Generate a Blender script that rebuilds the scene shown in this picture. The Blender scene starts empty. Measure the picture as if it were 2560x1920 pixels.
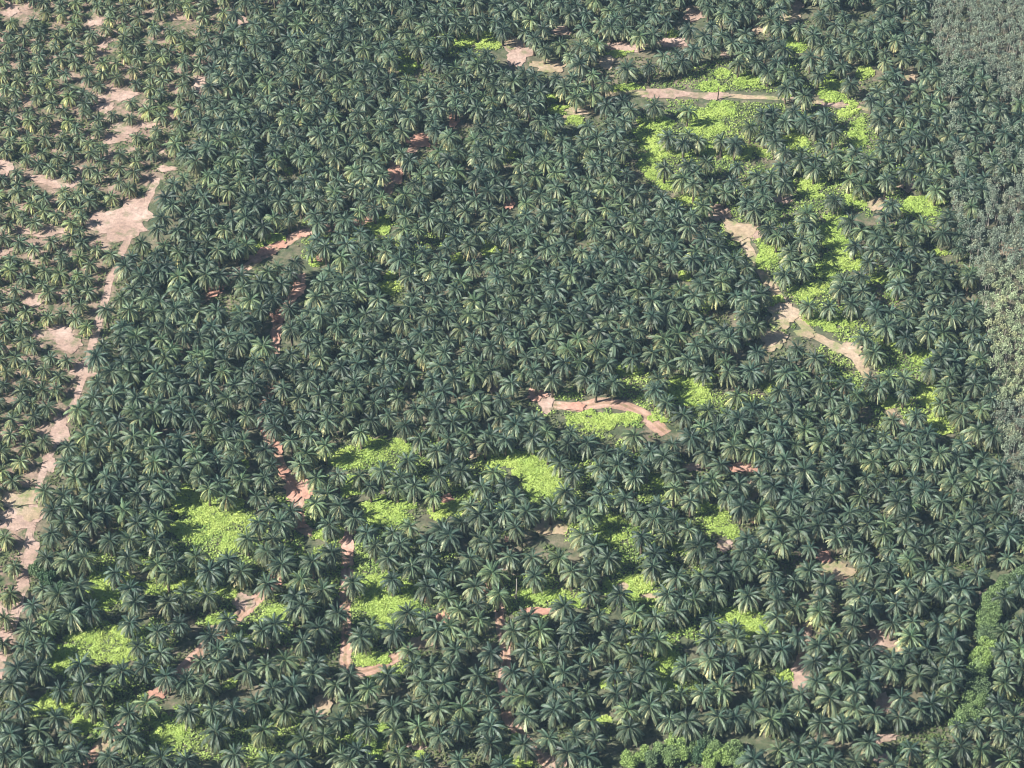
import bpy, math, random
import numpy as np
R = math.radians
S = bpy.context.scene
COL = S.collection

# ------------------------------------------------------------------ camera, sky, sun, exposure
H_CAM, DEP = 607.0, 41.5
F_PX = 960 / math.tan(R(8.0))                       # focal length in photo pixels (2560 wide)
Y_CAM = -H_CAM / math.tan(R(DEP))
cam_d = bpy.data.cameras.new('camera')
cam = bpy.data.objects.new('camera', cam_d); COL.objects.link(cam)
cam.location = (0, Y_CAM, H_CAM); cam.rotation_euler = (R(90 - DEP), 0, 0)
cam_d.sensor_fit = 'HORIZONTAL'; cam_d.angle = 2 * math.atan(1280 / F_PX)
cam_d.clip_start = 1; cam_d.clip_end = 20000
S.camera = cam

SUN_EL, SUN_AZ = R(40), (-0.945, -0.326)            # where the sun stands: left and a little towards the viewer
W = bpy.data.worlds.new('World'); S.world = W; W.use_nodes = True
wn = W.node_tree.nodes; bg = wn['Background']
sky = wn.new('ShaderNodeTexSky'); sky.sky_type = 'NISHITA'; sky.sun_disc = False
sky.sun_elevation = SUN_EL; sky.sun_rotation = math.atan2(SUN_AZ[0], SUN_AZ[1])
sky.altitude = 100; sky.dust_density = 1.0
W.node_tree.links.new(sky.outputs[0], bg.inputs[0]); bg.inputs[1].default_value = 0.05
sl = bpy.data.lights.new('sun', 'SUN'); sl.energy = 5.0; sl.angle = R(0.55); sl.color = (1, .975, .93)
so = bpy.data.objects.new('sun', sl); COL.objects.link(so)
from mathutils import Vector
so.rotation_euler = Vector((SUN_AZ[0] * math.cos(SUN_EL), SUN_AZ[1] * math.cos(SUN_EL), math.sin(SUN_EL))).to_track_quat('Z', 'Y').to_euler()
so.location = (-300, -100, 400)
S.view_settings.view_transform = 'Standard'; S.view_settings.look = 'None'
S.view_settings.exposure = 1.24; S.view_settings.gamma = 1
S.render.engine = 'CYCLES'; S.render.filter_size = 1.0; S.cycles.filter_width = 1.05
S.cycles.max_bounces = 5; S.cycles.diffuse_bounces = 3; S.cycles.transmission_bounces = 3; S.cycles.volume_bounces = 0
S.cycles.use_denoising = True; S.cycles.denoiser = 'OPENIMAGEDENOISE'

# ------------------------------------------------------------------ helpers
rng = np.random.default_rng(7)
sD, cD = math.sin(R(DEP)), math.cos(R(DEP))

def ter(x, y):                                       # gentle swell of the land
    return (1.5 * np.sin(x * .021 + .4) * np.cos(y * .016 + .8) + 1.1 * np.sin(x * .009 - y * .027 + 2.0)
            + .7 * np.cos(x * .034 + y * .012))

def ground_pt(px, py, hz=0.0):
    """the point hz above the ground that a look along photo pixel (px, py) reaches"""
    px = np.asarray(px, float); py = np.asarray(py, float)
    u = (px - 1280) / F_PX; v = (py - 960) / F_PX
    dx, dy, dz = u, cD - v * sD, -sD - v * cD
    z = np.zeros_like(px) + hz
    for _ in range(6):
        k = (z - H_CAM) / dz
        x, y = dx * k, Y_CAM + dy * k
        z = ter(x, y) + hz
    return x, y

def to_px(x, y, z):
    ry, rz = y - Y_CAM, z - H_CAM
    dep = ry * cD - rz * sD
    return 1280 + F_PX * x / dep, 960 + F_PX * (-(ry * sD + rz * cD)) / dep

def vnoise(x, y, sc, seed=0):
    """smooth value noise, 0..1"""
    x = np.asarray(x, float) / sc; y = np.asarray(y, float) / sc
    xi, yi = np.floor(x).astype(int), np.floor(y).astype(int); fx, fy = x - xi, y - yi
    fx = fx * fx * (3 - 2 * fx); fy = fy * fy * (3 - 2 * fy)
    def h(a, b):
        n = (a * 374761393 + b * 668265263 + seed * 974634777) & 0x7fffffff
        n = ((n ^ (n >> 13)) * 1274126177) & 0x7fffffff
        return ((n ^ (n >> 16)) & 0xffff) / 65535.0
    return (h(xi, yi) * (1 - fx) + h(xi + 1, yi) * fx) * (1 - fy) + (h(xi, yi + 1) * (1 - fx) + h(xi + 1, yi + 1) * fx) * fy

def quad_mesh(name, Q, C=None, mats=(), midx=None):
    """Q: (n,4,3) loose quads, C: (n,3) colour of each face"""
    n = len(Q); me = bpy.data.meshes.new(name)
    me.vertices.add(4 * n); me.vertices.foreach_set('co', np.ascontiguousarray(Q, dtype=np.float32).ravel())
    me.loops.add(4 * n); me.loops.foreach_set('vertex_index', np.arange(4 * n, dtype=np.int32))
    me.polygons.add(n); me.polygons.foreach_set('loop_start', np.arange(0, 4 * n, 4, dtype=np.int32))
    try: me.polygons.foreach_set('loop_total', np.full(n, 4, dtype=np.int32))
    except Exception: pass
    for m in mats: me.materials.append(m)
    if midx is not None: me.polygons.foreach_set('material_index', np.asarray(midx, dtype=np.int32))
    me.update(calc_edges=True)
    if C is not None:
        a = me.attributes.new('tint', 'FLOAT_COLOR', 'FACE')
        c4 = np.ones((n, 4), np.float32); c4[:, :3] = C
        a.data.foreach_set('color', c4.ravel())
    return me

def link(name, me, parent=None):
    o = bpy.data.objects.new(name, me); COL.objects.link(o)
    if parent: o.parent = parent
    return o

def tag(o, label=None, cat=None, group=None, kind=None):
    if label: o['label'] = label
    if cat: o['category'] = cat
    if group: o['group'] = group
    if kind: o['kind'] = kind

# ------------------------------------------------------------------ materials
def leaf_mat(name, rough=.5, transl=.25, spec=.4):
    m = bpy.data.materials.new(name); m.use_nodes = True
    N, L = m.node_tree.nodes, m.node_tree.links; b = N['Principled BSDF']; out = N['Material Output']
    at = N.new('ShaderNodeAttribute'); at.attribute_name = 'tint'
    oi = N.new('ShaderNodeObjectInfo')
    mu = N.new('ShaderNodeMix'); mu.data_type = 'RGBA'; mu.blend_type = 'MULTIPLY'; mu.inputs[0].default_value = 1
    L.new(at.outputs['Color'], mu.inputs[6]); L.new(oi.outputs['Color'], mu.inputs[7])
    geo = N.new('ShaderNodeNewGeometry'); no = N.new('ShaderNodeTexNoise'); no.inputs['Scale'].default_value = .9; no.inputs['Detail'].default_value = 3
    L.new(geo.outputs['Position'], no.inputs['Vector'])
    mr = N.new('ShaderNodeMapRange'); mr.inputs['To Min'].default_value = .72; mr.inputs['To Max'].default_value = 1.28
    L.new(no.outputs[0], mr.inputs['Value'])
    m2 = N.new('ShaderNodeMix'); m2.data_type = 'RGBA'; m2.blend_type = 'MULTIPLY'; m2.inputs[0].default_value = 1
    L.new(mu.outputs[2], m2.inputs[6]); L.new(mr.outputs[0], m2.inputs[7])
    L.new(m2.outputs[2], b.inputs['Base Color']); b.inputs['Roughness'].default_value = rough
    b.inputs['Specular IOR Level'].default_value = spec
    tr = N.new('ShaderNodeBsdfTranslucent'); L.new(m2.outputs[2], tr.inputs[0])
    mx = N.new('ShaderNodeMixShader'); mx.inputs[0].default_value = transl
    L.new(b.outputs[0], mx.inputs[1]); L.new(tr.outputs[0], mx.inputs[2]); L.new(mx.outputs[0], out.inputs[0])
    return m

def ramp(N, L, src, stops):
    r = N.new('ShaderNodeValToRGB'); e = r.color_ramp.elements
    e[0].position, e[0].color = stops[0][0], (*stops[0][1], 1); e[1].position, e[1].color = stops[-1][0], (*stops[-1][1], 1)
    for p, c in stops[1:-1]:
        k = e.new(p); k.color = (*c, 1)
    L.new(src, r.inputs[0]); return r.outputs[0]

def mixc(N, L, f, a, b, mode='MIX'):
    m = N.new('ShaderNodeMix'); m.data_type = 'RGBA'; m.blend_type = mode
    for s, i in ((f, 0), (a, 6), (b, 7)):
        if isinstance(s, (int, float)): m.inputs[i].default_value = s
        elif isinstance(s, tuple): m.inputs[i].default_value = (*s, 1)
        else: L.new(s, m.inputs[i])
    return m.outputs[2]

def noise(N, L, vec, scale, detail=5, rough=.6):
    n = N.new('ShaderNodeTexNoise'); n.inputs['Scale'].default_value = scale; n.inputs['Detail'].default_value = detail
    n.inputs['Roughness'].default_value = rough; L.new(vec, n.inputs['Vector']); return n.outputs[0]

def soil_mat(name, base, dark, pale, weed=None, weed_amt=.5, ruts=False, zone=False):
    m = bpy.data.materials.new(name); m.use_nodes = True
    N, L = m.node_tree.nodes, m.node_tree.links; b = N['Principled BSDF']
    b.inputs['Roughness'].default_value = .95; b.inputs['Specular IOR Level'].default_value = .1
    geo = N.new('ShaderNodeNewGeometry').outputs['Position']
    c = ramp(N, L, noise(N, L, geo, .09), [(.3, dark), (.5, base), (.7, pale)])
    c2 = ramp(N, L, noise(N, L, geo, .7, 6, .7), [(.25, (.55, .55, .55)), (.75, (1.25, 1.22, 1.18))])
    c = mixc(N, L, 1.0, c, c2, 'MULTIPLY')
    if weed:
        w = ramp(N, L, noise(N, L, geo, .16, 6, .7), [(weed_amt - .06, (0, 0, 0)), (weed_amt + .08, (1, 1, 1))])
        wc = ramp(N, L, noise(N, L, geo, .5, 4), [(.3, weed[0]), (.7, weed[1])])
        c = mixc(N, L, w, c, wc)
    if zone:                                         # under the older palms: fallen leaves and weeds, darkened to paint in palm shade
        za = N.new('ShaderNodeAttribute'); za.attribute_name = 'litter_shade'
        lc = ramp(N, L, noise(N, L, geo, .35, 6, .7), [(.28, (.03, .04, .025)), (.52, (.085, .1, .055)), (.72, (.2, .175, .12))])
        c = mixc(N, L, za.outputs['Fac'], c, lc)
    if ruts:
        uv = N.new('ShaderNodeUVMap').outputs[0]; sp = N.new('ShaderNodeSeparateXYZ'); L.new(uv, sp.inputs[0])
        r = ramp(N, L, sp.outputs[0], [(0, (.8, .85, .75)), (.22, (1, 1, 1)), (.3, (1.15, 1.12, 1.1)), (.42, (.72, .74, .62)), (.5, (.66, .7, .56)), (.58, (.72, .74, .62)), (.7, (1.15, 1.12, 1.1)), (1, (.8, .85, .75))])
        c = mixc(N, L, .75, c, r, 'MULTIPLY')
    bp = N.new('ShaderNodeBump'); bp.inputs['Strength'].default_value = .6; bp.inputs['Distance'].default_value = .3
    L.new(noise(N, L, geo, 1.3, 6, .7), bp.inputs['Height']); L.new(bp.outputs[0], b.inputs['Normal'])
    L.new(c, b.inputs['Base Color']); return m

M_frond = leaf_mat('palm_frond', .5, .1, .33)
M_dry = leaf_mat('dry_frond', .8, .15, .2)
M_cover = leaf_mat('cover_crop_leaf', .6, .35, .3)
M_tree = leaf_mat('tree_leaf', .6, .25, .3)
M_bark = soil_mat('palm_bark', (.11, .085, .06), (.06, .048, .036), (.17, .14, .1))
M_pale_bark = soil_mat('pale_bark', (.36, .32, .27), (.2, .18, .15), (.5, .46, .4))
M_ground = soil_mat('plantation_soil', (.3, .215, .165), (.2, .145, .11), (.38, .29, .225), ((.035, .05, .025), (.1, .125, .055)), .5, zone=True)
M_pink = soil_mat('pink_bare_soil', (.4, .285, .23), (.29, .2, .155), (.48, .36, .3), ((.1, .11, .05), (.24, .21, .13)), .58)
M_tan = soil_mat('tan_bare_soil', (.38, .29, .2), (.27, .22, .13), (.46, .36, .27), ((.13, .16, .06), (.24, .25, .11)), .55)
M_red = soil_mat('red_laterite_track', (.43, .275, .215), (.32, .2, .15), (.5, .35, .285), ((.11, .12, .05), (.2, .2, .1)), .6, True)

# ------------------------------------------------------------------ the layout, traced from the photo (photo pixels)
K = 1.1573
def P(l): return [(a * K, b * K) for a, b in l]
BOUND = P([(520, -40), (500, 60), (455, 150), (440, 200), (392, 310), (350, 385), (325, 440), (275, 540), (250, 600), (222, 700), (200, 790), (165, 885), (130, 945), (100, 1030), (84, 1090), (76, 1150), (62, 1260), (40, 1340), (15, 1430), (-5, 1500), (-60, 1640), (-90, 1760)])
FOREST = P([(1985, -60), (1990, 0), (2005, 100), (2035, 250), (2040, 330), (2045, 480), (2085, 560), (2110, 700), (2130, 830), (2142, 950), (2175, 1080), (2215, 1180), (2290, 1300)])
STRIP = [(2640, 1380), (2545, 1432), (2490, 1470), (2455, 1500), (2442, 1600), (2425, 1720), (2400, 1780), (2370, 1815), (2230, 1850), (1900, 1860)]
def xline(line, y):
    ys = [p[1] for p in line]; xs = [p[0] for p in line]
    return np.interp(y, ys, xs)
# bright cover crop: x, y, rx, ry (first-view pixels, scaled by K), strength
GRASS = [(410,1080,62,24),(475,1120,62,34),(400,1152,34,20),(500,1176,28,16),(235,1262,42,36),(232,1292,34,22),(380,1265,82,18),(490,1281,24,12),
 (222,1390,72,36),(152,1430,38,28),(110,1525,52,20),(172,1562,30,20),(370,1588,48,30),(592,1330,32,20),(478,1338,26,12),(830,1285,55,40),(845,1325,45,30),
 (795,1268,30,30),(800,1426,34,12),(716,1156,30,14),(790,975,42,25),(722,985,26,16),(770,1000,30,12),(862,962,22,15),(825,1110,45,34),(880,1085,20,18),(960,1102,38,20),
 (760,1050,22,20),(820,487,22,16),(845,622,26,18),(1055,540,20,20),(1097,336,22,14),(625,371,9,6),(585,518,24,9),(560,530,10,8),(682,560,18,16),(1052,80,27,24),
 (1005,92,18,12),(966,106,12,10),(890,130,22,22),(1290,915,50,22),(1350,903,30,10),(1430,895,24,14),(1480,838,56,30),(1525,835,24,20),(1362,800,26,12),(1162,1022,42,32),(1100,990,56,18),
 (1180,1055,30,20),(1420,1040,30,20),(1300,1100,16,22),(1318,1140,28,34),(1550,1122,22,24),(1575,1150,18,12),(1470,1188,22,10),(1362,1265,44,18),(1402,1287,30,12),
 (1180,1290,56,13),(1232,1302,26,10),(1592,1327,28,16),(1625,1355,46,24),(1440,1440,24,48),(1455,1490,34,12),(1310,1480,20,14),(1700,1461,18,14),
 (800,1602,42,28),(778,1575,20,14),(500,1481,14,12),(1540,186,24,12),(1622,175,32,13),(1560,160,14,9),(1790,197,28,28),(1832,246,24,14),(1852,290,16,26),
 (1730,95,28,15),(1445,75,20,9),(1525,262,36,34),(1565,238,26,14),(1400,288,26,26),(1440,328,52,16),(1520,322,36,12),(1600,330,34,12),(1395,352,18,12),(1415,378,26,12),
 (1450,402,24,10),(1485,428,26,10),(1715,300,24,22),(1750,400,28,22),(1785,378,16,10),(1850,430,22,16),(1800,500,26,40),(1825,560,34,24),(1785,590,24,16),(1660,550,22,30),(1655,520,16,12),(1752,622,32,24),
 (1680,660,16,18),(1782,692,46,20),(1822,676,20,14),(1925,736,24,20),(1990,445,44,18),(2025,430,20,10),(1985,772,26,14),(2002,850,20,26),(2036,908,24,28),(1922,872,16,14),(1895,602,20,10),
 (1340,190,40,7),(1192,212,24,8),(1212,238,22,8),(1340,115,26,8),(1425,265,30,10),(2032,546,20,6),(1655,830,18,16),(1872,157,18,14),(1650,330,14,8),(1515,1090,14,10),
 (1530,660,16,10),(1458,692,20,8),(380,915,20,8),(990,560,16,10),(1250,510,10,8),(1005,1060,20,10),(345,1640,30,12),(1110,1645,30,12),(1640,1490,14,12),
 (1120,1600,12,12),(860,835,10,8),(525,1005,10,8),(1700,205,10,6),(1840,225,18,8),(1240,262,18,10),(840,600,14,10),(1480,595,14,10),(905,1630,14,10),(1305,1555,14,8)]
GRASS = [(a * K, b * K, c * K, d * K) for a, b, c, d in GRASS]
# bare soil seen between the crowns: x, y, rx, ry, kind (p pink, t tan, r red)
BARE = [(255,485,62,30,'p'),(290,455,34,26,'p'),(245,205,44,14,'p'),(222,232,24,10,'p'),(205,45,14,12,'p'),(222,88,18,14,'p'),(430,178,12,22,'p'),(240,300,36,9,'p'),(275,282,26,7,'p'),
 (10,362,16,18,'p'),(130,395,40,10,'p'),(75,645,34,14,'p'),(120,720,40,16,'p'),(150,745,26,14,'p'),(178,800,28,14,'p'),(130,930,18,30,'p'),(105,1000,14,22,'p'),(40,1075,54,18,'t'),(65,1110,24,14,'t'),(40,1120,50,22,'p'),
 (70,1190,12,30,'p'),(50,1250,12,30,'p'),(40,1300,12,26,'p'),(8,1350,20,40,'p'),(100,385,40,6,'p'),(330,265,34,6,'p'),(20,600,24,8,'p'),(360,365,20,6,'p'),(5,540,20,12,'p'),
 (10,20,30,14,'p'),(60,12,30,8,'p'),(400,35,34,10,'p'),(520,45,14,9,'p'),(588,2,14,8,'p'),(0,95,8,18,'p'),(290,270,40,8,'p'),(90,500,50,10,'p'),
 (1118,115,26,26,'p'),(1105,92,14,14,'t'),(1188,143,36,13,'t'),(1212,68,20,9,'p'),(1350,102,46,11,'p'),(1450,92,34,10,'p'),(1500,30,22,16,'p'),(1708,38,20,12,'t'),(1640,52,16,22,'t'),(1720,14,14,12,'p'),
 (1850,8,14,6,'p'),(1255,240,44,8,'t'),(1440,203,50,10,'p'),(1530,207,44,8,'p'),(1800,228,40,6,'p'),(1310,135,16,14,'t'),(1575,115,18,12,'p'),(1965,180,10,28,'t'),(1555,460,22,16,'p'),(1600,500,32,18,'t'),(1640,510,16,10,'p'),
 (1890,440,22,14,'t'),(1960,400,18,14,'p'),(1690,680,30,30,'t'),(1670,735,26,22,'t'),(1830,755,32,12,'t'),(1860,780,14,12,'t'),(1690,430,22,10,'p'),(1740,720,20,10,'t'),
 (905,305,24,14,'r'),(858,368,16,26,'r'),(800,472,18,13,'r'),(645,625,13,18,'r'),(602,682,16,15,'r'),(690,560,10,12,'r'),(462,628,20,12,'r'),(980,262,10,14,'r'),
 (548,560,18,8,'r'),(575,545,18,8,'r'),(603,530,16,8,'r'),(655,506,12,8,'r'),(595,735,8,18,'r'),(600,970,10,14,'r'),(568,922,10,14,'r'),(645,1055,30,28,'r'),(612,1020,12,12,'r'),(640,1135,22,10,'r'),(752,1170,12,30,'r'),(730,925,16,12,'t'),(965,1080,14,10,'r'),
 (1190,1140,34,18,'t'),(1050,1270,14,10,'r'),(1085,1230,12,8,'p'),(958,1335,14,12,'r'),(1165,1322,34,8,'r'),(1070,832,16,14,'p'),(1180,870,16,22,'p'),(1100,440,10,14,'r'),(1160,855,20,12,'r'),(1240,880,24,8,'r'),
 (595,1255,14,18,'r'),(525,1300,22,16,'p'),(480,1360,36,8,'t'),(340,1500,18,10,'r'),(262,1565,12,12,'r'),(230,1615,26,12,'t'),(700,1520,18,22,'t'),(920,1500,20,14,'t'),(910,1390,26,12,'t'),(690,1545,16,10,'p'),
 (1605,1010,32,12,'r'),(1625,1060,14,22,'t'),(1630,1125,10,9,'r'),(1495,1010,18,8,'p'),(1805,1235,34,20,'t'),(1780,1205,16,12,'r'),(1770,1285,12,14,'p'),(1740,1370,14,20,'p'),(1728,1460,18,28,'p'),(1905,1385,30,24,'p'),
 (1910,1520,22,20,'p'),(1900,1595,34,10,'p'),(1905,1640,18,10,'p'),(1565,1180,16,12,'p'),(1850,1325,20,14,'t'),(1960,1220,26,12,'t'),(2020,1110,16,8,'t'),(1205,1640,28,18,'p'),(900,1610,22,10,'p'),(2100,1480,14,8,'p'),
 (2140,1290,26,14,'p'),(1415,1290,40,8,'t'),(1345,1270,16,12,'t'),(1905,860,14,9,'p'),(1940,1410,26,10,'t'),(1520,770,16,10,'t'),(2180,540,26,12,'t'),(1020,985,18,8,'t'),(1105,1165,14,8,'r')]
BARE = [(a * K, b * K, c * K, d * K, k) for a, b, c, d, k in BARE]
# tracks: points (first-view pixels) and width in metres
TRACKS = [([(935,285),(905,305),(880,340),(858,368),(835,410),(800,472),(720,492),(660,500),(610,527),(575,548),(540,572),(500,600),(462,628),(420,660)], 4.0),
 ([(650,590),(645,625),(620,655),(602,682),(595,735),(588,800),(575,860),(568,922),(590,970),(612,1020),(645,1055),(640,1100),(648,1145),(700,1155),(750,1160),(752,1210),(745,1300),(748,1390),(742,1440),(770,1455),(800,1450),(850,1425),(900,1395)], 3.8),
 ([(1078,1300),(1078,1340),(1095,1400),(1086,1480),(1100,1555),(1128,1592),(1180,1650),(1210,1700)], 3.6),
 ([(600,1225),(592,1260),(555,1293),(525,1325),(490,1355),(440,1400),(385,1455),(335,1505),(265,1563),(200,1630),(150,1690)], 4.2),
 ([(1195,875),(1250,880),(1310,868),(1345,872),(1390,897),(1440,937)], 4.6),
 ([(1520,440),(1560,465),(1600,505),(1636,570),(1660,612),(1690,652),(1725,690),(1757,727),(1800,745),(1850,772),(1905,860),(1950,930)], 3.5),
 ([(1195,262),(1235,243),(1300,203),(1360,200),(1440,204),(1560,207),(1700,214),(1830,228),(1900,240)], 2.6),
 ([(1775,1195),(1800,1225),(1830,1250)], 3.4),
 ([(1745,1350),(1738,1400),(1728,1470),(1740,1530)], 3.4)]
TRACKS = [(P(t), w) for t, w in TRACKS]
ROAD = ([(a - 12, b) for a, b in BOUND[5:]], 2.6)

def ell_field(px, py, lst):
    f = np.full(np.shape(px), -9.0)
    for e in lst:
        d = np.hypot((px - e[0]) / e[2], (py - e[1]) / e[3])
        f = np.maximum(f, 1 - d)
    return f

# ------------------------------------------------------------------ ground
def axis(lo, hi, step, far):
    a = list(np.arange(lo, hi + .1, step)); s = step; x = hi
    while x < far: s *= 1.35; x += s; a.append(x)
    s = step; x = lo; b = []
    while x > -far: s *= 1.35; x -= s; b.append(x)
    return np.array(b[::-1] + a)
gx, gy = axis(-240, 240, 4, 9000), axis(-260, 320, 4, 9000)
X, Y = np.meshgrid(gx, gy); Z = ter(X, Y) - .02
nx, ny = len(gx), len(gy)
i = np.arange((ny - 1) * (nx - 1)); r_, c_ = i // (nx - 1), i % (nx - 1); v0 = r_ * nx + c_
F = np.stack([v0, v0 + 1, v0 + nx + 1, v0 + nx], 1)
me = bpy.data.meshes.new('ground'); me.from_pydata(np.stack([X.ravel(), Y.ravel(), Z.ravel()], 1).tolist(), [], F.tolist())
gpx_, gpy_ = to_px(X.ravel(), Y.ravel(), Z.ravel())
shade_amt = np.clip((gpx_ - np.interp(gpy_, [p[1] for p in BOUND], [p[0] for p in BOUND])) / 40 + .5, 0, 1) * (.62 + .5 * (vnoise(X.ravel(), Y.ravel(), 22, 91) - .3))  # weight of the shade-darkened ground colour, right of the boundary
la = me.attributes.new('litter_shade', 'FLOAT', 'POINT'); la.data.foreach_set('value', np.clip(shade_amt, 0, .92).astype(np.float32))
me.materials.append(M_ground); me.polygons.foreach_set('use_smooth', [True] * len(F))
tag(link('ground', me), kind='structure')

def ribbon(name, pts, w, mat, zoff, seed):
    x, y = ground_pt([p[0] for p in pts], [p[1] for p in pts])
    d = np.r_[0, np.cumsum(np.hypot(np.diff(x), np.diff(y)))]; n = max(8, int(d[-1] / 1.5))
    t = np.linspace(0, d[-1], n); xs, ys = np.interp(t, d, x), np.interp(t, d, y)
    for _ in range(6):
        xs[1:-1] = (xs[:-2] + xs[1:-1] * 2 + xs[2:]) / 4; ys[1:-1] = (ys[:-2] + ys[1:-1] * 2 + ys[2:]) / 4
    tx, ty = np.gradient(xs), np.gradient(ys); l = np.hypot(tx, ty); px_, py_ = -ty / l, tx / l
    V, UV, F = [], [], []
    cols = np.linspace(-1, 1, 7)
    for k in range(n):
        for q in cols:
            ww = w / 2 * (1 + .35 * (vnoise(t[k], q * 40 + seed * 9, 3.0, seed) - .5) * (abs(q) > .9) * 2)
            vx, vy = xs[k] + px_[k] * q * ww, ys[k] + py_[k] * q * ww
            V.append((vx, vy, ter(vx, vy) + zoff)); UV.append(((q + 1) / 2, t[k] / w))
    for k in range(n - 1):
        for q in range(6):
            a = k * 7 + q; F.append((a, a + 1, a + 8, a + 7))
    me = bpy.data.meshes.new(name); me.from_pydata(V, [], F); me.materials.append(mat)
    uv = me.uv_layers.new(name='uv'); lv = np.zeros(len(me.loops), np.int32); me.loops.foreach_get('vertex_index', lv)
    uv.data.foreach_set('uv', np.array(UV, np.float32)[lv].ravel())
    o = link(name, me); tag(o, kind='structure'); return o
for k, (t, w) in enumerate(TRACKS): ribbon('dirt_track', t, w, M_red if k not in (5, 6) else M_tan, .06 + .006 * k, k)
ribbon('dirt_road', *ROAD, M_pink, .05, 31)

def blob_mesh(name, mat, items, zoff):
    V, F = [], []
    for k, (a, b, c, d, _) in enumerate(items):
        n, rings = 30, 5; st = len(V)
        ph = rng.random(6) * 6.28
        x0, y0 = ground_pt(a, b); V.append((float(x0), float(y0), float(ter(x0, y0)) + zoff + .0015 * k))
        for j in range(1, rings + 1):
            for q in range(n):
                th = 6.2832 * q / n
                rr = 1.08 * (1 + .16 * math.sin(3 * th + ph[0]) + .12 * math.sin(5 * th + ph[1]) + .09 * math.sin(9 * th + ph[2]) + .07 * math.sin(14 * th + ph[3])) * j / rings
                x, y = ground_pt(a + c * rr * math.cos(th), b + d * rr * math.sin(th))
                V.append((float(x), float(y), float(ter(x, y)) + zoff + .0015 * k))
        for q in range(n):
            F.append((st, st + 1 + (q + 1) % n, st + 1 + q))
            for j in range(rings - 1):
                a0 = st + 1 + j * n
                F.append((a0 + q, a0 + (q + 1) % n, a0 + n + (q + 1) % n, a0 + n + q))
    me = bpy.data.meshes.new(name); me.from_pydata(V, [], F); me.materials.append(mat)
    tag(link(name, me), kind='structure')
M_redp = soil_mat('red_bare_soil', (.45, .255, .19), (.35, .19, .14), (.52, .34, .27), ((.13, .14, .06), (.24, .22, .12)), .68)
blob_mesh('bare_soil_pink', M_pink, [b for b in BARE if b[4] == 'p'], .15)
blob_mesh('bare_soil_tan', M_tan, [b for b in BARE if b[4] == 't'], .3)
blob_mesh('bare_soil_red', M_redp, [b for b in BARE if b[4] == 'r'], .45)

# ------------------------------------------------------------------ leaf cover (cover crop, undergrowth)
def leaf_quads(c, size, lean=.9, r=rng):
    """one kite-shaped leaf per centre, lying more or less flat"""
    n = len(c); a = r.random(n) * 6.2832; t = (r.random(n) - .5) * 2 * lean; t2 = (r.random(n) - .5) * 2 * lean
    u = np.stack([np.cos(a) * np.cos(t), np.sin(a) * np.cos(t), np.sin(t)], 1)
    v = np.stack([-np.sin(a) * np.cos(t2), np.cos(a) * np.cos(t2), np.sin(t2)], 1)
    s = (size * (.6 + .8 * r.random(n)))[:, None] if np.isscalar(size) else (size * (.6 + .8 * r.random(n)))[:, None]
    return np.stack([c - u * s * .5, c + v * s * .42 + u * s * .05, c + u * s * .6, c - v * s * .42 + u * s * .05], 1)

pts, cl = [], []
for k, (a, b, c, d) in enumerate(GRASS):
    x0, y0 = ground_pt([a - c * 1.35, a + c * 1.35, a, a], [b, b, b - d * 1.35, b + d * 1.35])
    A = (x0[1] - x0[0]) * (y0[2] - y0[3]); n = int(A * 24)
    x = x0[0] + rng.random(n) * (x0[1] - x0[0]); y = y0[3] + rng.random(n) * (y0[2] - y0[3])
    px, py = to_px(x, y, ter(x, y))
    f = 1.25 - np.hypot((px - a) / c, (py - b) / d) + 1.2 * (vnoise(x, y, 3.2, k) - .5) + .4 * (vnoise(x, y, 1.1, k + 50) - .5)
    m = (f > .05 + .35 * rng.random(n) ** 2) & (ell_field(px, py, BARE) < .15); x, y, f = x[m], y[m], f[m]
    hgt = (.25 + .9 * np.clip(vnoise(x, y, 2.2, 5), 0, 1) * np.clip(f * 2, .2, 1))
    pts.append(np.stack([x, y, ter(x, y) + hgt * (.55 + .45 * rng.random(len(x)))], 1))
    g = vnoise(x, y, 4.0, 17) * .6 + rng.random(len(x)) * .4
    hue = rng.random()
    c1, c2 = np.array((.25, .38, .075)), np.array((.52, .6, .16))
    cc = c1 + (c2 - c1) * (g[:, None] * .7 + .3 * hue)
    cl.append(cc)
ZONE = [(a * K, b * K, c * K, d * K) for a, b, c, d in [(1720,440,330,330),(1560,240,260,120),(1420,330,160,90),(1900,800,180,160),(470,1170,330,150),(830,1260,170,230),(1200,1050,330,120),(1420,1200,220,190),
  (880,1010,220,80),(220,1450,210,150),(1440,1430,130,130),(1620,1370,110,90),(560,1340,160,80),(1000,90,130,60),(800,520,200,60),(420,1590,330,80),(820,1590,160,70),(1400,860,260,80),(1180,1300,160,60)]]
n = 620000
px, py = rng.random(n) * 2700 - 70, rng.random(n) * 2060 - 70
x, y = ground_pt(px, py)
zf = np.clip(ell_field(px, py, ZONE) * 2.2, 0, 1) * (px > xline(BOUND, py) + 20)
w = vnoise(x, y, 9, 201) * .6 + vnoise(x, y, 3.2, 202) * .4
keep = (w > .68 - .36 * zf + .08 * rng.random(n)) & (zf > .02) & (ell_field(px, py, BARE) < -.1) & (px < xline(FOREST, py) - 10)
for t, wd in TRACKS:
    d = np.linspace(0, len(t) - 1, 90); tt = np.array(t)
    for a, b in zip(np.interp(d, range(len(t)), tt[:, 0]), np.interp(d, range(len(t)), tt[:, 1])): keep &= np.hypot(px - a, (py - b) * 1.3) > 18
x, y, w = x[keep], y[keep], w[keep]
pts.append(np.stack([x, y, ter(x, y) + .1 + (.3 + .6 * vnoise(x, y, 2.2, 5)) * rng.random(len(x))], 1))
g = np.clip((vnoise(x, y, 7, 203) * .7 + rng.random(len(x)) * .45)[:, None], 0, 1)
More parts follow.
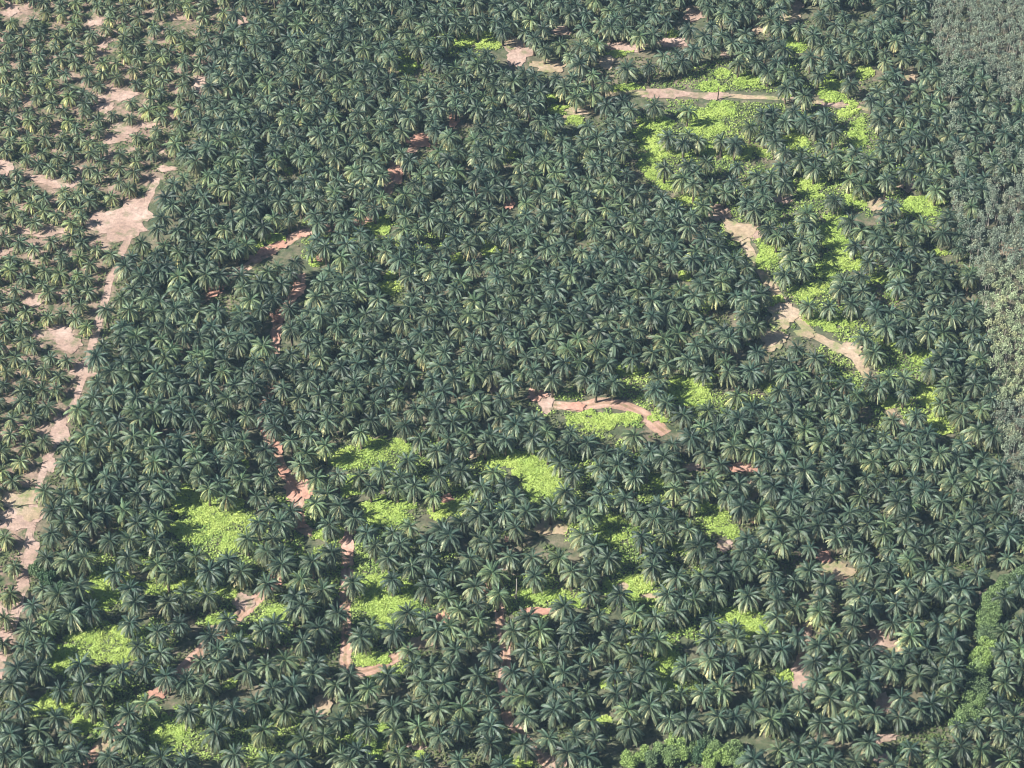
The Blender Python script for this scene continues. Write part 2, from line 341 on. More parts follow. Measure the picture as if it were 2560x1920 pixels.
cl.append(np.array((.14, .25, .055)) * (1 - g) + np.array((.42, .52, .14)) * g)
pts = np.concatenate(pts); cl = np.concatenate(cl)
o = link('cover_crop', quad_mesh('cover_crop', leaf_quads(pts, .62, .6), cl, [M_cover]))
tag(o, 'bright lime green leafy ground cover filling the clearings between the palms', 'ground cover', kind='stuff')

n = 330000
px, py = rng.random(n) * 2760 - 100, rng.random(n) * 2120 - 100
x, y = ground_pt(px, py)
w = vnoise(x, y, 14, 3) * .55 + vnoise(x, y, 4, 4) * .45
left = px < xline(BOUND, py)
bare = np.maximum(ell_field(px, py, BARE), -1)
keep = (w > np.where(left, .56, .44)) & (bare < -.25) & (px < xline(FOREST, py) + 20)
for t, wd in TRACKS + [ROAD]:
    tx, ty = np.array(t).T; yy = np.linspace(0, 1, 40); d = np.linspace(0, len(t) - 1, 80)
    sx, sy = np.interp(d, range(len(t)), tx), np.interp(d, range(len(t)), ty)
    for a, b in zip(sx, sy): keep &= np.hypot(px - a, (py - b) * 1.3) > 17
x, y, w = x[keep], y[keep], w[keep]
g = rng.random(len(x))[:, None]; br = vnoise(x, y, 18, 9)[:, None]
cc = np.array((.07, .12, .035)) * (1 - g) + np.array((.15, .2, .06)) * g
cc = cc * (1 - br * .5) + np.array((.2, .19, .1)) * br * .5
o = link('undergrowth', quad_mesh('undergrowth', leaf_quads(np.stack([x, y, ter(x, y) + .15 + .5 * rng.random(len(x))], 1), .75, .8), cc, [M_cover]))
tag(o, 'dull green weeds and ferns scattered on the soil under the palms', 'undergrowth', kind='stuff')

# ------------------------------------------------------------------ oil palms
def frond(r, az, e0, L, bend, droop, col, nl=12, wid=.66):
    """one feather leaf: rachis plus leaflets on both sides"""
    t = np.linspace(0, 1, nl + 3); el = e0 - bend * t ** 1.3
    ds = L / (nl + 2)
    hx = np.r_[0, np.cumsum(np.cos(el[:-1]) * ds)]; hz = np.r_[0, np.cumsum(np.sin(el[:-1]) * ds)]
    side = r.normal(0, .12); ca, sa = math.cos(az), math.sin(az)
    sw = side * hx ** 2 * .25
    p = np.stack([ca * hx - sa * sw, sa * hx + ca * sw, hz], 1)
    T = np.gradient(p, axis=0); T /= np.linalg.norm(T, axis=1)[:, None]
    Sd = np.cross(T, (0, 0, 1.0)); nn = np.linalg.norm(Sd, axis=1)[:, None]; Sd = np.where(nn > .05, Sd / np.maximum(nn, 1e-6), np.array((-sa, ca, 0)))
    U = np.cross(Sd, T)
    tw = r.normal(0, .35); Sd, U = Sd * math.cos(tw) + U * math.sin(tw), U * math.cos(tw) - Sd * math.sin(tw)
    qs, cs = [], []
    w0 = .07
    for k in range(len(t) - 1):
        ww = w0 * (1 - .6 * t[k])
        qs.append([p[k] - Sd[k] * ww, p[k] + Sd[k] * ww, p[k + 1] + Sd[k + 1] * ww * .9, p[k + 1] - Sd[k + 1] * ww * .9]); cs.append(col * np.array((1.9, 1.6, 1.3)))
    for s in (-1, 1):
        for k in range(2, nl + 2):
            u = (k - 2) / (nl - 1)
            l = wid * L / 5 * (.35 + 1.35 * math.sin(math.pi * (.12 + .8 * u)) ** .8) * r.uniform(.85, 1.12) * (1 - .25 * u)
            dr = droop + r.normal(0, .12)
            d = Sd[k] * s * math.cos(dr) - U[k] * math.sin(dr) + T[k] * (.45 + .7 * u)
            d /= np.linalg.norm(d)
            b0 = p[k] - T[k] * ds * .52; b1 = p[k] + T[k] * ds * .52
            e = p[k] + d * l; e2 = T[k] * ds * .2
            qs.append([b0, b1, e + e2, e - e2] if s > 0 else [b1, b0, e - e2, e + e2]); cs.append(col * r.uniform(.82, 1.18))
    return qs, cs

YOUNG_SHADE_C, MID_C, OLD_SUN_C = np.array((.026, .052, .034)), np.array((.09, .122, .068)), np.array((.3, .305, .17))  # frond age colours; crown-centre shade and sun on low fronds painted in
def palm_crown(seed, n=30, L=5.0, low=-.75, dry=4, old=1.0, light=0):
    r = np.random.default_rng(seed); Q, C, DQ, DC = [], [], [], []
    for k in range(n):
        a = k / (n - 1)                               # 0 youngest, upright .. 1 oldest, hanging
        az = k * 2.39996 + r.normal(0, .18)
        e0 = 1.38 + (low - 1.38) * a ** .72 + r.normal(0, .1)
        l = L * (.62 + .42 * min(1, a * 2.2)) * r.uniform(.9, 1.08)
        bend = (.5 + 1.15 * math.sin(math.pi * min(1, .12 + a * .86))) * r.uniform(.75, 1.2)
        f = np.clip((a - .5) / .5, 0, 1) ** 1.25 * old
        col = (YOUNG_SHADE_C * (1 - min(1, a * 1.6)) + MID_C * min(1, a * 1.6)) * (1 - f) + OLD_SUN_C * f
        col = col * r.uniform(.62, 1.4)
        q, c = frond(r, az, e0, l, bend, r.uniform(.45, .95), col)
        Q += q; C += c
    for k in range(dry):
        az = r.random() * 6.28
        q, c = frond(r, az, r.uniform(-1.25, -.7), L * .8 * r.uniform(.8, 1), .35, .9, np.array((.19, .135, .085)) * r.uniform(.7, 1.2), 10, .5)
        DQ += q; DC += c
    return np.array(Q), np.array(C), np.array(DQ), np.array(DC)

def palm_trunk(seed, h, r0=.36):
    r = np.random.default_rng(seed); Q = []
    n, m = 9, max(4, int(h / .8)); rings = []
    for j in range(m + 1):
        z = -.3 + (h + .3) * j / m; f = j / m
        rr = r0 * (1.25 - .35 * f + (.35 if j == m else 0) * .3) * (1 + .12 * (j % 2))
        ang = np.arange(n) * 6.2832 / n + .35 * j
        rings.append(np.stack([np.cos(ang) * rr * (1 + .1 * r.normal(size=n)), np.sin(ang) * rr * (1 + .1 * r.normal(size=n)), np.full(n, z)], 1))
    for j in range(m):
        for k in range(n): Q.append([rings[j][k], rings[j][(k + 1) % n], rings[j + 1][(k + 1) % n], rings[j + 1][k]])
    top = rings[-1]                                   # stubs of cut frond bases below the crown
    for k in range(14):
        a = r.random() * 6.28; z = h - .1 - 1.6 * r.random(); d = np.array((math.cos(a), math.sin(a), 0)); sv = np.array((-math.sin(a), math.cos(a), 0))
        b = d * r0 * .9 + np.array((0, 0, z)); e = d * (r0 + .45) + np.array((0, 0, z + .45))
        Q.append([b - sv * .14, b + sv * .14, e + sv * .07, e - sv * .07])
    Q.append([top[0], top[2], top[4], top[6]])
    return np.array(Q)

NV = 20
VAR = [palm_crown(100 + k, n=int(30 + 12 * ((k * 7) % 5) / 4), L=5.7 + .14 * (k % 5), low=-.7 - .1 * (k % 4), dry=3 + (k * 5) % 5, old=(.55, 1.0, .75, 1.25)[(k + k // 4) % 4]) for k in range(NV)]
SMALL = [palm_crown(300 + k, n=29, L=4.8, low=-.8, dry=3, old=.7) for k in range(6)]

# hub positions read off the photo: tile corner, then (x, y) in tile pixels
SC = 430 / 2212
TILES = {
 (0,1650): [(215,90),(465,100),(175,320),(1000,50),(1550,130),(1085,320),(1335,310),(780,385),(275,610),(700,740),(1210,600),(1850,60),(2140,200),(1650,690),(1895,550),(1410,880),(905,950),(480,900),(560,1120),(1650,990),(1000,1170),(260,1250),(1430,1240),(1690,1340),(2080,1270),(20,810),(50,1180),(120,960),(800,1340)],
 (430,1650): [(370,10),(610,10),(985,140),(1230,60),(1480,0),(1790,190),(1860,30),(150,260),(440,300),(1310,370),(1570,330),(2090,340),(1050,550),(770,620),(515,630),(235,670),(1440,650),(1810,730),(2160,780),(1170,900),(570,950),(1690,1020),(1960,970),(800,1200),(180,1290),(1270,1300),(1600,1270),(2180,1250)],
 (860,1650): [(75,200),(560,190),(900,60),(1110,100),(1340,60),(300,390),(90,560),(970,260),(1280,290),(1700,220),(2150,150),(1090,430),(1630,400),(1840,470),(2160,470),(860,560),(610,600),(1215,640),(1520,620),(10,780),(1900,870),(1870,640),(1470,840),(960,870),(670,900),(1230,960),(1850,1080),(680,1220),(200,1190),(990,1320),(1510,1310),(70,1290),(310,1330),(2060,1340),(280,850)],
 (1290,1650): [(340,40),(210,220),(620,150),(800,70),(1280,150),(1690,120),(2170,90),(1460,300),(130,460),(500,400),(905,410),(1290,430),(2140,450),(1870,450),(700,510),(140,730),(470,650),(930,780),(1440,640),(1720,590),(1980,770),(430,990),(770,980),(1030,990),(1470,880),(110,1080),(680,1200),(920,1230),(2200,800)],
 (1720,1650): [(270,20),(590,150),(820,170),(10,130),(1640,30),(1940,140),(190,420),(410,370),(990,400),(1150,330),(1470,460),(1640,300),(1820,490),(2150,450),(1960,420),(850,640),(1080,750),(1210,740),(1430,640),(80,770),(350,730),(630,740),(1710,790),(2120,630),(2000,840),(870,1270),(1170,1170),(1390,1320),(1600,1330),(1850,1280),(2130,1310),(1430,1100),(1640,1120)],
 (2130,1650): [(260,90),(490,100),(660,90),(890,180),(1110,150),(1330,110),(1980,90),(2200,120),(1290,280),(1960,310),(50,470),(230,270),(650,490),(1240,490),(1050,590),(860,640),(300,720),(590,720),(40,620),(1880,560),(1790,740),(2090,720),(1600,850),(1920,900),(1330,880),(2180,880),(200,1080),(780,1130),(1080,1110),(1390,1110),(1690,1160),(2150,1120),(30,1320),(550,1350),(1110,1270),(2030,1310)],
 (0,1390): [(190,130),(130,490),(50,800),(600,20),(860,50),(1090,20),(1650,20),(1480,220),(2020,110),(2150,230),(1000,390),(740,490),(550,430),(430,640),(1680,420),(1730,600),(920,730),(1180,690),(640,810),(2160,600),(370,970),(1650,850),(2030,980),(560,1150),(330,1180),(1790,1140),(2060,1250),(30,1120)],
 (430,1390): [(50,80),(310,10),(730,40),(480,190),(890,200),(1410,110),(1810,70),(1660,300),(1220,350),(190,500),(460,500),(1620,520),(1940,430),(1690,620),(1560,700),(70,870),(2120,750),(1360,860),(720,820),(1140,960),(1900,930),(500,1040),(880,1120),(1670,1090),(370,1310),(590,1210),(1480,1240),(1240,1340),(1880,1280)],
 (860,1390): [(870,130),(120,340),(1070,400),(1400,190),(1620,30),(1210,300),(1910,220),(1690,400),(1970,490),(1360,540),(1720,620),(810,740),(1080,800),(1490,710),(350,900),(650,960),(1190,970),(1380,900),(1740,810),(210,1050),(1620,1050),(830,1210),(1430,1200),(1890,1260),(2180,970),(620,300),(2130,10),(570,20),(1100,20)],
 (1290,1390): [(210,20),(560,30),(240,260),(720,200),(960,130),(950,280),(1190,30),(1760,140),(2070,260),(930,490),(1370,500),(1960,510),(620,650),(1060,760),(1520,710),(1790,800),(2060,720),(160,770),(310,960),(730,850),(1350,930),(720,1040),(1180,1110),(1620,1090),(1840,1100),(110,1190),(540,1230),(970,1240),(1460,1260),(30,960),(2170,560)],
 (1720,1390): [(350,70),(780,130),(980,50),(180,260),(370,240),(1080,210),(1560,190),(570,190),(1130,390),(1370,320),(1760,370),(360,470),(90,540),(790,510),(1130,590),(1380,640),(1700,560),(2140,420),(1700,720),(290,850),(540,910),(1120,790),(2110,720),(1050,1040),(1400,1040),(1830,970),(2110,920),(260,1080),(620,1080),(1660,1130),(910,1200),(1200,1200),(2100,1150),(480,1290),(1630,1310),(1980,1330)],
 (2130,1390): [(230,130),(480,230),(490,90),(740,60),(940,200),(1200,180),(1610,250),(2000,30),(710,400),(1140,390),(1400,430),(2160,370),(290,450),(1960,540),(40,530),(240,660),(530,590),(820,570),(1380,620),(520,880),(20,920),(790,850),(1120,880),(1380,790),(1960,970),(2190,870),(760,1050),(1330,1100),(1200,1260),(1950,1230),(240,1190),(740,1230),(960,1190),(500,1330),(2150,1180)]}
hubs = []
for (tx, ty), l in TILES.items():
    for a, b in l:
        p = (tx + a * SC, ty + b * SC)
        if all(math.hypot(p[0] - q[0], p[1] - q[1]) > 19 for q in hubs): hubs.append(p)
palms = []                                            # x, y, ground z, hub height, scale, light, young
def hub_height(px, py, r):
    if px < xline(BOUND, py) - 4: return r.uniform(2.8, 4.6), True
    if py > 1380 and px > 2470: return r.uniform(4.5, 6.0), False
    return r.uniform(6.2, 8.4), False
pr = np.random.default_rng(21)
for (a, b) in hubs:
    hh, yg = hub_height(a, b, pr)
    x, y = ground_pt(a, b, hh); palms.append((float(x), float(y), hh, yg, True))
man = np.array([(p[0], p[1]) for p in palms])
OPEN_M = [(*b[:4], {'r': 19, 't': 13, 'p': 14}[b[4]], 1) for b in BARE] + [(*g, 14, .9) for g in GRASS]
OPEN_Y = [(*b[:4], 7, 1) for b in BARE]
def hexgrid(sp, ang, seed, x0=-260, x1=260, y0=-260, y1=330):
    r = np.random.default_rng(seed); out = []
    ca, sa = math.cos(ang), math.sin(ang); n = int(420 / sp)
    for j in range(-n, n):
        for k in range(-n, n):
            u, v = (k + .5 * (j % 2)) * sp + r.normal(0, 1.0), j * sp * .866 + r.normal(0, .85)
            u += 5 * math.sin(v * .02 + seed); v += 6 * math.sin(u * .018 + seed * 2)
            x, y = u * ca - v * sa, u * sa + v * ca
            if x0 < x < x1 and y0 < y < y1: out.append((x, y))
    return np.array(out)
trk = []
for t, wd in TRACKS:
    d = np.linspace(0, len(t) - 1, 120); tt = np.array(t)
    trk.append(np.stack([np.interp(d, range(len(t)), tt[:, 0]), np.interp(d, range(len(t)), tt[:, 1])], 1))
vtrk = np.concatenate([trk[4][66:], trk[5][24:88], trk[6][44:86], trk[6][104:114]]); trk = np.concatenate(trk)
for kind, sp, ang, seed in (('young', 7.2, .5, 4), ('main', 7.45, .12, 9)):
    for (x, y) in hexgrid(sp, ang, seed):
        zz = float(ter(x, y)); gpx, gpy = to_px(x, y, zz)
        if not (-260 < gpx < 2820 and -160 < gpy < 2080): continue
        yg = gpx < xline(BOUND, gpy)
        if yg != (kind == 'young'): continue
        if not yg and gpx < xline(BOUND, gpy) + (15 if gpy > 420 else 6): continue
        if yg and gpx > xline(BOUND, gpy) - (24 if gpy > 420 else 12): continue
        hh = pr.uniform(2.8, 4.6) if yg else pr.uniform(6.2, 8.4)
        cx, cy = to_px(x, y, zz + hh)
        if -20 < cx < 2580 and cy > 1386 and cy < 1935: continue
        if cy > 1386 and np.min(np.hypot(man[:, 0] - x, man[:, 1] - y)) < 7: continue
        if np.min(np.hypot(man[:, 0] - x, man[:, 1] - y)) < 5.2: continue
        fx = xline(FOREST, gpy)
        mixed = gpx > fx + 8
        if mixed and not (150 * K < gpy < 520 * K and vnoise(x, y, 16, 40) > .38 and gpx > fx + 25): continue
        if any(math.hypot((cx - a) / (c * sx + sh), (cy - sh * .25 - b) / (d * sx + sh * .9)) < .98 for a, b, c, d, sh, sx in (OPEN_Y if yg else OPEN_M)): continue
        if not yg and pr.random() < .07 * float(np.clip(ell_field(np.array([gpx]), np.array([gpy]), ZONE)[0] * 4, 0, 1)): continue
        if np.min(np.hypot(vtrk[:, 0] - cx, vtrk[:, 1] - cy)) < 22: continue
        if np.min(np.hypot(vtrk[:, 0] - gpx, vtrk[:, 1] - gpy)) < 14: continue
        if np.min(np.hypot(trk[:, 0] - gpx, (trk[:, 1] - gpy) * 1.35)) < 5: continue
        palms.append((float(x), float(y), hh, yg, False))
near = []; far = []
vis = []
for k, p in enumerate(palms):
    z = float(ter(p[0], p[1])); cx, cy = to_px(p[0], p[1], z + p[2])
    if p[4] and 0 < cx < 2560 and 0 < cy < 1915: vis.append((cy, k, cx))
vis.sort(reverse=True); nearset = {k for _, k, _ in vis[:300]}
print('PALMS', len(palms), 'manual', len(hubs), 'individual', len(nearset), 'min y', vis[min(299, len(vis) - 1)][0])

def palm_tint(x, y, yg, r):
    n = float(vnoise(x, y, 30, 60)); b = r.uniform(.7, 1.3)
    t = np.array((b, b, b))
    if yg: t = t * np.array((1.25, 1.17, 1.0))
    u = r.random()
    kind = 'dark green'
    if u > .86: t = t * np.array((1.4, 1.36, 1.1)); kind = 'yellowish green'
    elif u > .72: t = t * np.array((1.3, 1.22, 1.1)); kind = 'mid green'
    elif u < .2: t = t * np.array((.8, .86, .95)); kind = 'very dark green'
    return t * (.9 + .2 * n), kind

NTH = ['nearest', 'second', 'third', 'fourth', 'fifth', 'sixth', 'seventh', 'eighth', 'ninth', 'tenth', 'eleventh', 'twelfth', 'thirteenth', 'fourteenth']
LM = [((250,1605),'the largest lime patch at lower left'),((130,1765),'the small lime patch by the lower left corner'),((425,1845),'the lime and tan patch on the bottom edge'),
 ((630,1525),'the rutted pink track'),((965,1490),'the lime clearing beside the red track bend'),((885,1685),'the red track bend'),((1268,1625),'the pink gap above bottom centre'),
 ((1390,1500),'the lime strip with the bare dead trunk'),((1600,1468),'the lime and tan clearing right of centre'),((1665,1680),'the upright lime strip'),((1880,1565),'the slanting lime clearing'),
 ((2205,1605),'the pale pink bare patch'),((2000,1690),'the orange soil gap'),((2450,1650),'the shrub row near the right edge'),((1720,1890),'the leafy thicket on the bottom edge'),((1515,1710),'the small lime gap right of centre'),
 ((2212,1765),'the tan gap at lower right'),((440,1465),'the wide lime band at left'),((925,1855),'the bright shrubs near bottom centre'),((330,1745),'the small pink track gap'),
 ((810,1760),'the tan gap left of centre'),((2500,1750),'the far right plot edge')]
def direction(dx, dy):
    a = math.degrees(math.atan2(-dy, dx)) % 360
    return ['right of', 'above right of', 'above', 'above left of', 'left of', 'below left of', 'below', 'below right of'][int((a + 22.5) // 45) % 8]
cross_me = {}
for kk in range(NV):
    Q, C, DQ, DC = VAR[kk]
    cross_me[kk] = (quad_mesh('crown', Q, C, [M_frond]), quad_mesh('dry_fronds', DQ, DC, [M_dry]))
sm_me = [(quad_mesh('crown', q[0], q[1], [M_frond]), quad_mesh('dry_fronds', q[2], q[3], [M_dry])) for q in SMALL]
trunk_me = {}
def trunk_mesh(h):
    k = round(h * 2) / 2
    if k not in trunk_me: trunk_me[k] = quad_mesh('trunk', palm_trunk(int(k * 10), k), None, [M_bark])
    return trunk_me[k], k

bucket = {}
info = []
for cy, k, cx in vis[:300]:
    li = min(range(len(LM)), key=lambda i: math.hypot(LM[i][0][0] - cx, LM[i][0][1] - cy))
    dr = direction(cx - LM[li][0][0], cy - LM[li][0][1])
    d = math.hypot(LM[li][0][0] - cx, LM[li][0][1] - cy)
    bucket.setdefault((li, dr), []).append((d, k))
rank = {}
for key, l in bucket.items():
    for i_, (d, k) in enumerate(sorted(l)): rank[k] = (key, i_)
BIGQ, BIGC, BIGM = [], [], []
def xform(Q, rot, tilt, taz, s, loc):
    ca, sa = math.cos(rot), math.sin(rot)
    Rz = np.array([[ca, -sa, 0], [sa, ca, 0], [0, 0, 1]])
    ct, st = math.cos(tilt), math.sin(tilt); cz, sz = math.cos(taz), math.sin(taz)
    A = np.array([[cz, -sz, 0], [sz, cz, 0], [0, 0, 1]]) @ np.array([[1, 0, 0], [0, ct, -st], [0, st, ct]]) @ np.array([[cz, sz, 0], [-sz, cz, 0], [0, 0, 1]])
    return (Q @ (A @ Rz).T) * s + np.array(loc)
for k, (x, y, hh, yg, m) in enumerate(palms):
    z = float(ter(x, y)); tint, ckind = palm_tint(x, y, yg, pr)
    vset, vm = (SMALL, sm_me) if yg else (VAR, cross_me)
    vi = int(pr.integers(len(vset))); rot = pr.random() * 6.283; s = float(np.clip(pr.normal(.95 if m else (.91 if y < 60 else .87), .085), .66, 1.12))
    if k in nearset:
        tm, th = trunk_mesh(hh)
        root = bpy.data.objects.new('oil_palm', None); COL.objects.link(root)
        root.location = (x, y, z); root.rotation_euler = (pr.normal(0, .05), pr.normal(0, .05), rot); root.empty_display_size = .5
        (li, dr), rk = rank[k]
        size = 'short' if hh < 5 else ('tall' if hh > 7.5 else '')
        lab = f"{ckind} {size + ' ' if size else ''}palm, {NTH[rk]} {dr} {LM[li][1]}"
        if len(lab.split()) > 16: lab = f"{ckind} palm, {NTH[rk]} {dr} {LM[li][1]}"
        if len(lab.split()) > 16: lab = f"palm {NTH[rk]} {dr} {LM[li][1]}"
        tag(root, lab, 'palm tree', 'oil palms standing in rows across the plantation')
        t_ = link('trunk', tm, root); t_.scale = (1, 1, hh / th)
        c_o = link('crown', vm[vi][0], root); c_o.location = (0, 0, hh); c_o.scale = (s, s, s); c_o.color = (*tint, 1)
        d_o = link('dry_fronds', vm[vi][1], root); d_o.location = (0, 0, hh - .1); d_o.scale = (s, s, s)
    else:
        Q, C, DQ, DC = vset[vi]; ti, ta = abs(pr.normal(0, .1)), pr.random() * 6.28
        BIGQ.append(xform(Q, rot, ti, ta, s, (x, y, z + hh))); BIGC.append(C * tint); BIGM.append(np.zeros(len(Q), np.int32))
        BIGQ.append(xform(DQ, rot, ti, ta, s, (x, y, z + hh - .1))); BIGC.append(DC); BIGM.append(np.ones(len(DQ), np.int32))
        T = palm_trunk(int(k) % 7, hh)
        BIGQ.append(T + np.array((x, y, z))); BIGC.append(np.ones((len(T), 3))); BIGM.append(np.full(len(T), 2, np.int32))
BQ = np.concatenate(BIGQ); print('mass quads', len(BQ))
o = link('palm_plantation', quad_mesh('palm_plantation', BQ, np.concatenate(BIGC), [M_frond, M_dry, M_bark], np.concatenate(BIGM)))
tag(o, 'dense mass of dark green oil palms covering the middle and far plantation', 'palm plantation', kind='stuff')
del BIGQ, BIGC, BIGM, BQ

# ------------------------------------------------------------------ rubber wood on the right
TR = []
gr = np.random.default_rng(5)
for yy in np.arange(-260, 340, 2.9):
    for xx in np.arange(60, 300, 3.3):
        x, y = xx + gr.normal(0, .9), yy + gr.normal(0, .8); z = float(ter(x, y)); gpx, gpy = to_px(x, y, z + 7)
        if gpy < -140 or gpx > 2900 or gpx < xline(FOREST, gpy) + 18 or gpy > 1420: continue
        mixed = 150 * K < gpy < 520 * K and vnoise(x, y, 16, 40) > .42 and gpx > xline(FOREST, gpy) + 40
        if mixed and gr.random() < .75: continue
        TR.append((x, y, z))
FQ, FC, FM = [], [], []
for (x, y, z) in TR:
    h = gr.uniform(6.2, 8.8); rr = gr.uniform(1.3, 2.2); n = 200
    nc = 7; cc = gr.normal(size=(nc, 3)); cc /= np.linalg.norm(cc, axis=1)[:, None]; cc *= np.array((rr * .75, rr * .75, rr * .55)); 
    ci = gr.integers(nc, size=n); p = gr.normal(size=(n, 3)); p /= np.linalg.norm(p, axis=1)[:, None]
    p = cc[ci] + p * (rr * .48) * gr.uniform(.6, 1.05, (n, 1)) + np.array((x, y, z + h))
    FQ.append(leaf_quads(p, .42, 1.1, gr))
    gpx, gpy = to_px(x, y, z + 7)
    lush = np.clip((gpy / K - 560) / 60, 0, 1) * np.clip((1000 - gpy / K) / 120, 0, 1) * (vnoise(x, y, 20, 71) > .35) * np.clip((gpx / K - 2100) / 50, 0, 1)
    base = np.array((.185, .222, .155)) * (1 - lush) + np.array((.29, .34, .19)) * lush
    if gr.random() < .15: base = base * np.array((1.25, 1.12, 1.05))
    FC.append(base * gr.uniform(.8, 1.2) * gr.uniform(.75, 1.25, (n, 1))); FM.append(np.zeros(n, np.int32))
    lean = gr.normal(0, .3, 2); T = []
    for a in range(5):
        a0, a1 = a * 1.2566, (a + 1) * 1.2566
        T.append([(x + .13 * math.cos(a0), y + .13 * math.sin(a0), z - .2), (x + .13 * math.cos(a1), y + .13 * math.sin(a1), z - .2),
                  (x + lean[0] + .07 * math.cos(a1), y + lean[1] + .07 * math.sin(a1), z + h), (x + lean[0] + .07 * math.cos(a0), y + lean[1] + .07 * math.sin(a0), z + h)])
    for b in range(4):
        a = gr.random() * 6.28; e = np.array((x + lean[0] * .6 + math.cos(a) * rr * .8, y + lean[1] * .6 + math.sin(a) * rr * .8, z + h + gr.uniform(-.4, rr * .6))); s0 = np.array((x + lean[0] * .6, y + lean[1] * .6, z + h * .68))
        T.append([s0 - (0, 0, .06), s0 + (0, 0, .06), e + (0, 0, .03), e - (0, 0, .03)])
    T = np.array(T); FQ.append(T); FC.append(np.ones((len(T), 3))); FM.append(np.ones(len(T), np.int32))
FQ = np.concatenate(FQ); print('wood quads', len(FQ), 'trees', len(TR))
o = link('rubber_wood', quad_mesh('rubber_wood', FQ, np.concatenate(FC), [M_tree, M_pale_bark], np.concatenate(FM)))
tag(o, 'dense greyish green rubber wood with fine foliage along the right side', 'wood', kind='stuff')

# ------------------------------------------------------------------ shrubs
def make_shrub(px, py, rad, hgt, col, label, group, seed, name='shrub'):
    r = np.random.default_rng(seed); x, y = ground_pt(px, py, hgt * .6); x, y = float(x), float(y); z = float(ter(x, y))
    root = bpy.data.objects.new(name, None); COL.objects.link(root); root.location = (x, y, z); root.empty_display_size = .5
    tag(root, label, 'shrub' if name == 'shrub' else 'tree', group)
    n = int(260 * rad * rad * (.5 + hgt / 6)); nc = 10
    cc = r.normal(size=(nc, 3)); cc /= np.linalg.norm(cc, axis=1)[:, None]
    cc = cc * np.array((rad * .7, rad * .7, hgt * .28)) + np.array((0, 0, hgt * .58))
    p = r.normal(size=(n, 3)); p /= np.linalg.norm(p, axis=1)[:, None]
    p = cc[r.integers(nc, size=n)] + p * rad * .45 * r.uniform(.55, 1.05, (n, 1)); p[:, 2] = np.maximum(p[:, 2], .1)
    C = np.array(col) * r.uniform(.7, 1.3, (n, 1))
    link('foliage', quad_mesh('foliage', leaf_quads(p, .42, 1.1, r), C, [M_cover]), root)
    st = []
    for k in range(6):
        e = cc[k] * .9; s0 = np.array((r.normal(0, .12), r.normal(0, .12), -.15))
        ax = (e - s0) / np.linalg.norm(e - s0); a1 = np.cross(ax, (.3, .9, .1)); a1 /= np.linalg.norm(a1); a2 = np.cross(ax, a1)
        for q in range(4):
            t0, t1 = q * 1.5708, (q + 1) * 1.5708
            o0, o1 = a1 * math.cos(t0) + a2 * math.sin(t0), a1 * math.cos(t1) + a2 * math.sin(t1)
            st.append([s0 + o0 * .08, s0 + o1 * .08, e + o1 * .03, e + o0 * .03])
    link('stem', quad_mesh('stem', np.array(st), None, [M_bark]), root)
G1, G2, G3, G4 = (.19, .27, .1), (.27, .37, .11), (.13, .19, .085), (.07, .13, .06)
row = [(2540,1442,G3),(2512,1458,G3),(2486,1480,G1),(2462,1506,G1),(2455,1534,G1),(2451,1562,G1),(2447,1590,G3),(2446,1618,G2),(2441,1645,G2),(2438,1672,G1),(2434,1699,G3),(2430,1724,G3),(2424,1748,G1),(2415,1770,G1),(2402,1792,G1),(2386,1808,G1)]
for k, (a, b, c) in enumerate(row):
    w_ = {G1: 'mid green', G2: 'bright green', G3: 'dull green'}[c]
    make_shrub(a + 16, b, 3.9, 4.8, c, f"{w_} leafy shrub, {'first' if k == 0 else NTH[k] if k < 14 else ['fifteenth', 'sixteenth'][k - 14]} from the top of the shrub row near the right edge", 'shrubs lining the ditch beside the palm rows', 700 + k)
low = [(1572,1908,G2,2.3),(1600,1893,G2,2.2),(1630,1905,G3,2.4),(1652,1885,G1,2.3),(1676,1902,G1,2.6),(1690,1868,G2,2.6),(1716,1876,G1,2.6),(1705,1902,G2,2.4),(1742,1888,G4,3.0),(1776,1906,G2,2.5),(1790,1880,G1,2.4),(1812,1898,G2,2.5),(1832,1882,G1,2.2),(1845,1908,G1,2.3),(1765,1862,G3,2.0)]
for k, (a, b, c, rd) in enumerate(sorted(low)):
    w_ = {G1: 'mid green', G2: 'bright green', G3: 'dull green', G4: 'dark green'}[c]
    make_shrub(a, b - 12, rd + .7, 4.6, c, f"{w_} bush, {'first' if k == 0 else NTH[k] if k < 14 else 'fifteenth'} from the left in the thicket on the bottom edge", 'bushes of the thicket on the bottom edge', 740 + k)
for a, b, c, rd, h_, lab in [(898,1850,G2,1.9,3.0,'bright green bush, leftmost of three near bottom centre'),(928,1862,G2,2.0,3.0,'bright green bush, lowest of three near bottom centre'),(940,1838,G2,1.6,2.6,'bright green bush, topmost of three near bottom centre'),
   (2262,1868,G4,2.6,3.0,'dark rounded bush beside the tan gap at lower right'),(92,1420,G3,2.6,4.5,'leafy dark bush beside the pale road, nearest the road bend'),(120,1442,G4,3.0,5,'large dark leafy bush right behind the roadside bush'),(152,1468,G4,2.4,4.5,'dark leafy bush between the roadside bushes and the palms'),
   (1946,1669,G3,1.6,2.2,'small dull bush above the green gap beside the orange soil')]:
    make_shrub(a, b, rd, h_, c, lab, None, int(a))

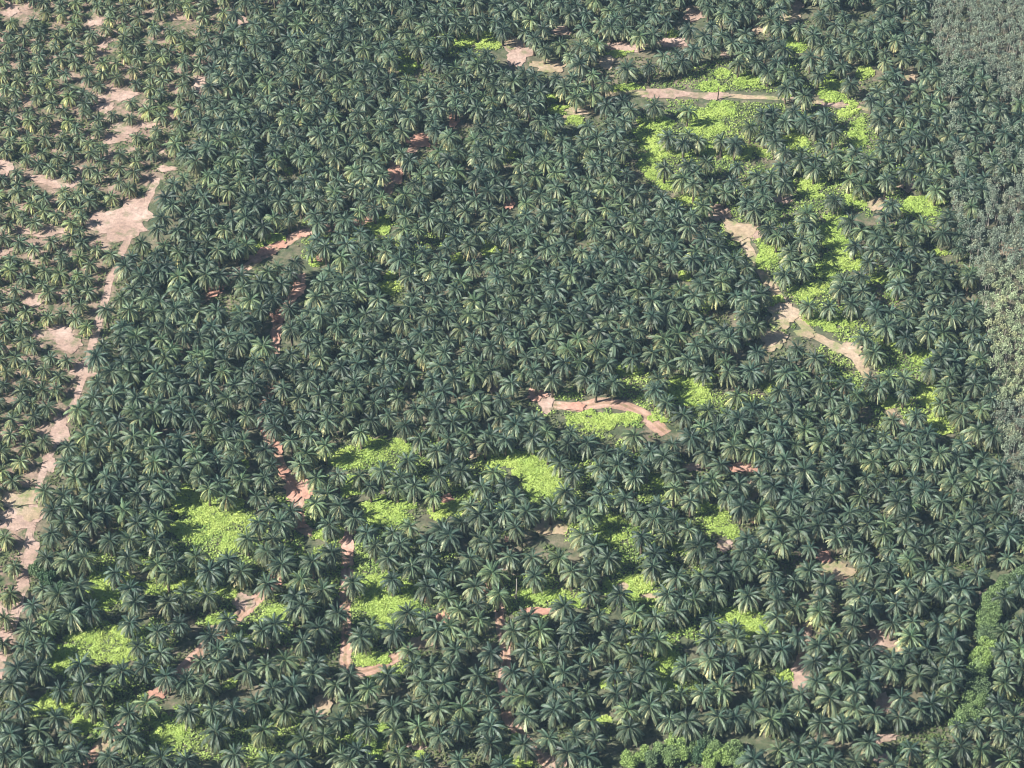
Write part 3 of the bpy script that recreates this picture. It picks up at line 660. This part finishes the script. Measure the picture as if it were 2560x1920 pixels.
# ------------------------------------------------------------------ bare dead trunks
def dead_trunk(px, py, h, label, seed, mat):
    r = np.random.default_rng(seed); x, y = ground_pt(px, py); x, y = float(x), float(y)
    m, n = 9, 8; V, F = [], []
    for j in range(m + 1):
        f = j / m; ox, oy = .35 * math.sin(f * 2.2), .2 * math.sin(f * 3)
        for q in range(n):
            a = q * 6.2832 / n; rr = (.3 - .14 * f) * (1 + .12 * r.normal())
            V.append((ox + rr * math.cos(a), oy + rr * math.sin(a), -.3 + (h + .3) * f + (.25 * r.random() if j == m else 0)))
    for j in range(m):
        for q in range(n): F.append((j * n + q, j * n + (q + 1) % n, (j + 1) * n + (q + 1) % n, (j + 1) * n + q))
    F.append(tuple(range(m * n, m * n + n)))
    me = bpy.data.meshes.new('dead_trunk'); me.from_pydata(V, [], F); me.materials.append(mat)
    o = link('dead_trunk', me); o.location = (x, y, float(ter(x, y))); tag(o, label, 'dead tree')
dead_trunk(1289, 1500, 9.0, 'pale bare dead trunk standing in the lime strip', 1, M_pale_bark)
dead_trunk(1793, 250, 6.0, 'dark bare stump beside the upper track', 2, M_bark)

# ------------------------------------------------------------------ haze
hz = bpy.data.materials.new('haze'); hz.use_nodes = True; N = hz.node_tree.nodes; L = hz.node_tree.links
N.remove(N['Principled BSDF']); pv = N.new('ShaderNodeVolumePrincipled'); pv.inputs['Color'].default_value = (.5, .76, 1, 1); pv.inputs['Density'].default_value = .00004
pv.inputs['Anisotropy'].default_value = .0
L.new(pv.outputs[0], N['Material Output'].inputs['Volume'])
x0, x1, y0, y1, z0, z1 = -9300, 9300, -9300, 9300, -6, H_CAM + 12
me = bpy.data.meshes.new('haze'); me.from_pydata([(x0, y0, z0), (x1, y0, z0), (x1, y1, z0), (x0, y1, z0), (x0, y0, z1), (x1, y0, z1), (x1, y1, z1), (x0, y1, z1)], [],
    [(0, 3, 2, 1), (4, 5, 6, 7), (0, 1, 5, 4), (1, 2, 6, 5), (2, 3, 7, 6), (3, 0, 4, 7)])
me.materials.append(hz); o = link('haze', me); tag(o, kind='stuff'); o.display_type = 'WIRE'
